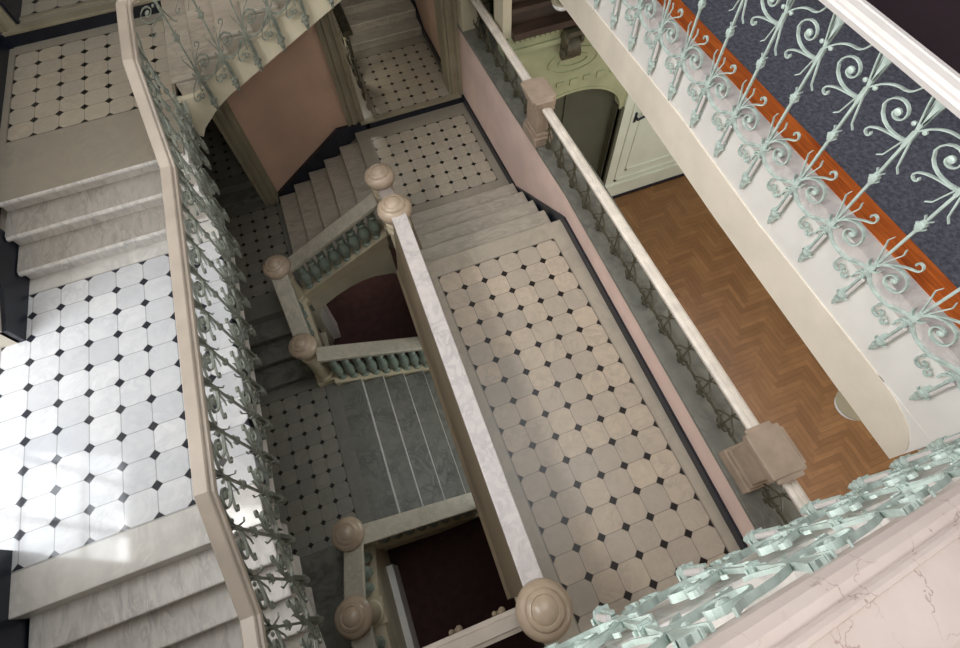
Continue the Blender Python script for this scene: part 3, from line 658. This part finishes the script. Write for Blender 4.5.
# left railing, following the flights
t = thing('stair_railing', 'shaded mint iron railing under a kinked beige handrail between the bright landing and the well', 'railing', (-1.47, 2.5, zL1))
path = [(-1.45, -1.6, -3.52), (-1.45, .40, -3.45), (-1.45, 1.10, -3.06), (-1.45, 3.93, -3.04), (-1.45, 4.78, -2.60), (-1.45, 5.35, -2.56), (-1.44, 5.52, -2.53), (-1.40, 5.58, -2.50), (-1.29, 5.56, -2.46)]
bm = bmesh.new(); sweep(bm, [(-.078, -.06), (-.078, -.012), (-.068, 0), (.008, 0), (.016, -.008), (.020, -.025), (.036, -.03), (.042, -.05), (.03, -.085), (-.06, -.085)], path); obj('handrail', bm, 'rail_beige', t)
mA = iron_meshes('left', .335, 0, .79, 'iron_shaded'); mU = iron_meshes('leftup', .30, .52, .77, 'iron_shaded')
for k in range(9): baluster(t, mA, (-1.44, 1.24+.335*k, zL1), PI/2)
for k in range(3): baluster(t, mU, (-1.44, 4.02+.27*k, zL1+.02+.155*k), PI/2)
for k in range(2): baluster(t, mA, (-1.44, 4.82+.26*k, zL2-.02), PI/2)
for k in range(3): baluster(t, mU, (-1.44, .92-.3*k, zL1-.06-.16*k), PI/2)
for k in range(5): baluster(t, mA, (-1.44, .05-.33*k, -4.36), PI/2)
# far flight railing
t = thing('stair_railing', 'shadowed iron railing on the far flight above the pink panel', 'railing', (-.5, 5.4, zL2+.4))
mF = iron_meshes('far', .30, .49, .85, 'iron_shaded')
bm = bmesh.new(); sweep(bm, RAILP, [(-1.27, 5.55, -2.45), (-1.12, 5.42, -2.40),  (1.4, 5.42, -2.36+2.4*.49)]); obj('handrail', bm, 'rail_beige', t)
for k in range(9):
    x = -1.16+.30*k; baluster(t, mF, (x, 5.38, zL2+.1+(x+1.44)*.49), 0)

# short guard rail at the near end of the well
t = thing('guard_rail', 'beige moulded rail running left from the big newel cap over the dark well', 'railing', (-.4, -.2, -5.0))
bm = bmesh.new(); sweep(bm, [(-.075, -.07), (-.08, -.03), (-.05, -.02), (-.045, 0), (.035, 0), (.045, -.015), (.075, -.025), (.075, -.07)], [(.10, -.215, -4.28), (-1.36, -.215, -4.28)]); obj('handrail', bm, 'rail_beige', t)
for k in range(7):
    x = -.1-.2*k; bm = bmesh.new(); rod(bm, (x, -.215, -5.2), (x, -.215, -4.34), .012); lathe(bm, [(.012, -.03), (.03, 0), (.012, .03)], (x, -.215, -4.8), 8); obj('bar', bm, 'iron_dark', t)
for x in (-.04, -.38):
    bm = bmesh.new()
    lathe(bm, [(.01, 0), (.026, .012), (.028, .025), (.012, .04)], (x, -.125, -4.36), 10); lathe(bm, [(.01, 0), (.02, .01), (.02, .02), (.01, .03)], (x-.06, -.125, -4.365), 10)
    box(bm, x-.08, x+.02, -.17, -.115, -4.375, -4.355); obj('rosette', bm, 'stone_brown', t, smooth=True)

# ------------------------------------------------------------------ kerb railing with stone posts
t = thing('kerb_railing', 'low white handrail on thin ironwork along the grey marble kerb beside the parquet hall', 'railing', (2.33, 3, -4.55))
for a, b in ((-1.6, -.06), (.32, 4.38), (4.75, 6.95)):
    bm = bmesh.new(); sweep(bm, [(-.05, -.05), (-.055, -.015), (-.03, 0), (-.012, 0), (-.006, -.006), (0, 0), (.03, 0), (.055, -.015), (.05, -.05)], [(2.31, a, -3.985), (2.31, b, -3.985)]); obj('handrail', bm, 'rail_kerb', t)
bm = bmesh.new()
box(bm, -.006, .006, -.006, .006, 0, .5)
for s in (-1, 1):
    ribbon(bm, bez((0, .30), (s*.05, .34), (s*.09, .40), (s*.08, .46))+curl((s*.055, .45), .028, .008, 0 if s > 0 else PI, s*.8, 8), .008, .014)
    ribbon(bm, bez((0, .26), (s*.05, .22), (s*.10, .18), (s*.13, .10))+curl((s*.11, .09), .024, .008, 0 if s > 0 else PI, -s*.8, 8), .008, .014)
    ribbon(bm, [(0, .05), (s*.05, .09), (s*.07, .14)], .010, .014)
    ribbon(bm, [(0, .03), (s*.05, .02), (s*.07, .05)], .010, .014)
for w, z in ((.02, .02), (.014, .28)): box(bm, -w, w, -w, w, z-.02, z+.02)
bmesh.ops.recalc_face_normals(bm, faces=bm.faces)
me = bpy.data.meshes.new('kerb_baluster'); bm.to_mesh(me); bm.free(); me.materials.append(M['iron_dark'])
for k in range(-3, 20):
    y = .53+.345*k
    if abs(y-.14) < .2 or abs(y-4.56) < .22: continue
    b = bpy.data.objects.new('baluster', me); C.objects.link(b); b.parent = t; b.location = Vector((2.345, y, -4.55+H))-LOC[t.name]; b.rotation_euler = (0, 0, PI/2)
bm = bmx((2.335, 2.355, -1.6, .0, -4.46, -4.445), (2.335, 2.355, .28, 4.34, -4.46, -4.445), (2.335, 2.355, 4.7, 6.95, -4.46, -4.445)); obj('bottom_rail', bm, 'iron_dark', t)
def post(label, y):
    x = 2.31; t = thing('stone_post', label, 'post', (x, y, -4.55), 'kerb posts')
    obj('shaft', bmx((x-.07, x+.09, y-.13, y+.13, -4.55, -3.98), (x-.09, x+.07, y-.09, y+.09, -4.55, -3.98)), 'stone_post', t, bevel=.01)
    obj('base', bmx((x-.12, x+.12, y-.19, y+.19, -4.55, -4.42), (x-.105, x+.11, y-.17, y+.17, -4.42, -4.36), (x-.098, x+.105, y-.15, y+.15, -4.36, -4.08)), 'stone_post', t, bevel=.012)
    obj('capital', bmx((x-.10, x+.10, y-.16, y+.16, -4.10, -4.05), (x-.125, x+.11, y-.18, y+.18, -4.05, -3.98), (x-.15, x+.11, y-.19, y+.19, -3.98, -3.90), (x-.18, x+.11, y-.185, y+.185, -3.905, -3.862), (x-.13, x+.13, y-.15, y+.15, -3.905, -3.866), (x-.155, x+.07, y-.22, y+.22, -3.905, -3.87)), 'stone_post', t, bevel=.012)
post('pinkish stone post on the kerb nearest the camera', .135); post('pinkish stone post on the kerb before the arched green wall', 4.56)
t = thing('stone_post', 'yellowish post at the far end of the kerb beside the corner pilaster', 'post', (2.28, 7.0, -4.55))
obj('shaft', bmx((2.17, 2.42, 6.97, 7.22, -4.55, -3.95)), 'cream_dim', t, bevel=.01); obj('capital', bmx((2.14, 2.45, 6.94, 7.24, -3.95, -3.88)), 'cream_dim', t, bevel=.01)

# ------------------------------------------------------------------ iron screen in the archway passage
t = thing('iron_screen', 'dark scrolled iron screen on the left of the archway passage', 'railing', (.55, 8.2, zAr))
mS = iron_meshes('screen', .36, 0, .85, 'iron_dark')
for k in range(4):
    b = baluster(t, mS, (.56, 7.62+.34*k, zAr+.48), PI/2)
bm = bmesh.new(); sweep(bm, RAILP, [(.56, 7.4, zAr+1.36), (.56, 8.97, zAr+1.36)]); obj('handrail', bm, 'iron_dark', t)

# ------------------------------------------------------------------ ceiling lamps under the gallery
def lamp(label, x, y, z=-3.70):
    t = thing('ceiling_lamp', label, 'lamp', (x, y, z), 'lamps under the gallery')
    bm = bmesh.new(); lathe(bm, [(.04, -.09), (.09, -.08), (.115, -.05), (.12, -.02), (.11, 0)], (x, y, z), 28); obj('glass_bowl', bm, 'lamp_glass', t, smooth=True)
    bm = bmesh.new(); lathe(bm, [(.125, -.02), (.13, -.01), (.125, 0)], (x, y, z+.005), 28); obj('rim', bm, 'grey_trim', t, smooth=True)
lamp('white round ceiling lamp under the gallery edge above the parquet', 2.925, .22); lamp('white round ceiling lamp under the gallery edge near the dark wood cornice', 3.035, 5.62, -3.60)

# ------------------------------------------------------------------ light
def area(name, loc, rot, sx, sy, e, col):
    l = bpy.data.lights.new(name, 'AREA'); l.shape = 'RECTANGLE'; l.size = sx; l.size_y = sy; l.energy = e; l.color = col
    o = bpy.data.objects.new(name, l); C.objects.link(o); o.location = (loc[0], loc[1], loc[2]+H); o.rotation_euler = rot; return o
area('skylight_daylight', (1.6, 2.6, 4.6), (0, math.radians(22), 0), 4.2, 4.6, 135, (1, .98, .95))
area('window_daylight', (-4.6, 2.4, -1.9), (0, math.radians(-62), 0), 2.2, 1.8, 90, (.93, .97, 1))
area('tall_window_daylight', (-4.7, 1.3, 2.0), (0, math.radians(-62), 0), 3.0, 3.8, 730, (1, .98, .96))
area('near_fill_light', (.6, -2.9, 1.8), (math.radians(68), 0, 0), 3.5, 2.0, 210, (1, .98, .95))  # added fill behind the camera for the pink panel; no window there
area('hall_lamp', (5.9, 2.2, -3.75), (0, 0, 0), 1.6, 4.0, 70, (1, .93, .82))
area('hall_fill_light', (5.2, -2.9, -5.6), (math.radians(85), 0, 0), 4.5, 3.0, 150, (1, .97, .9))  # added fill for the hall surfaces facing the camera; no window built
area('arch_fill_light', (-.6, 6.2, -7.35), (0, 0, 0), .5, .5, 5, (1, .9, .8))  # added fill so the maroon floor behind the arch is not black
area('riser_fill_light', (1.7, 2.45, -6.6), (0, math.radians(75), 0), 1.4, 1.8, 34, (.95, 1, .96))  # added fill under the central landing to brighten the descending risers
l = bpy.data.lights.new('passage_fill_light', 'POINT'); l.energy = 9; l.shadow_soft_size = .04; l.color = (1, .95, .82)  # added light without a fixture, to brighten the passage and throw screen shadows
o = bpy.data.objects.new('passage_fill_light', l); C.objects.link(o); o.location = (.455, 8.25, -4.85+H)
w = bpy.data.worlds.new('sky'); bpy.context.scene.world = w; w.use_nodes = True
w.node_tree.nodes['Background'].inputs[0].default_value = (.80, .90, 1, 1); w.node_tree.nodes['Background'].inputs[1].default_value = 1.2

# ------------------------------------------------------------------ camera
cd = bpy.data.cameras.new('camera'); cam = bpy.data.objects.new('camera', cd); C.objects.link(cam)
cd.sensor_fit = 'HORIZONTAL'; cd.sensor_width = 36; cd.lens = 504.236/960*36; cd.clip_start = .02
R = Matrix.Rotation(math.radians(-16.67861754), 3, 'Z') @ Matrix.Rotation(math.radians(27.9573418), 3, 'X') @ Matrix.Rotation(math.radians(-4.41682953), 3, 'Z')
cam.matrix_world = Matrix.Translation((0, 0, H)) @ R.to_4x4()
sc = bpy.context.scene; sc.camera = cam
sc.view_settings.view_transform = 'Standard'; sc.view_settings.look = 'None'; sc.view_settings.gamma = 1; sc.view_settings.use_curve_mapping = False
sc.view_settings.exposure = 0.0
sc.cycles.max_bounces = 8; sc.cycles.diffuse_bounces = 5; sc.cycles.glossy_bounces = 3; sc.cycles.caustics_reflective = False; sc.cycles.caustics_refractive = False
sc.cycles.sample_clamp_indirect = 4
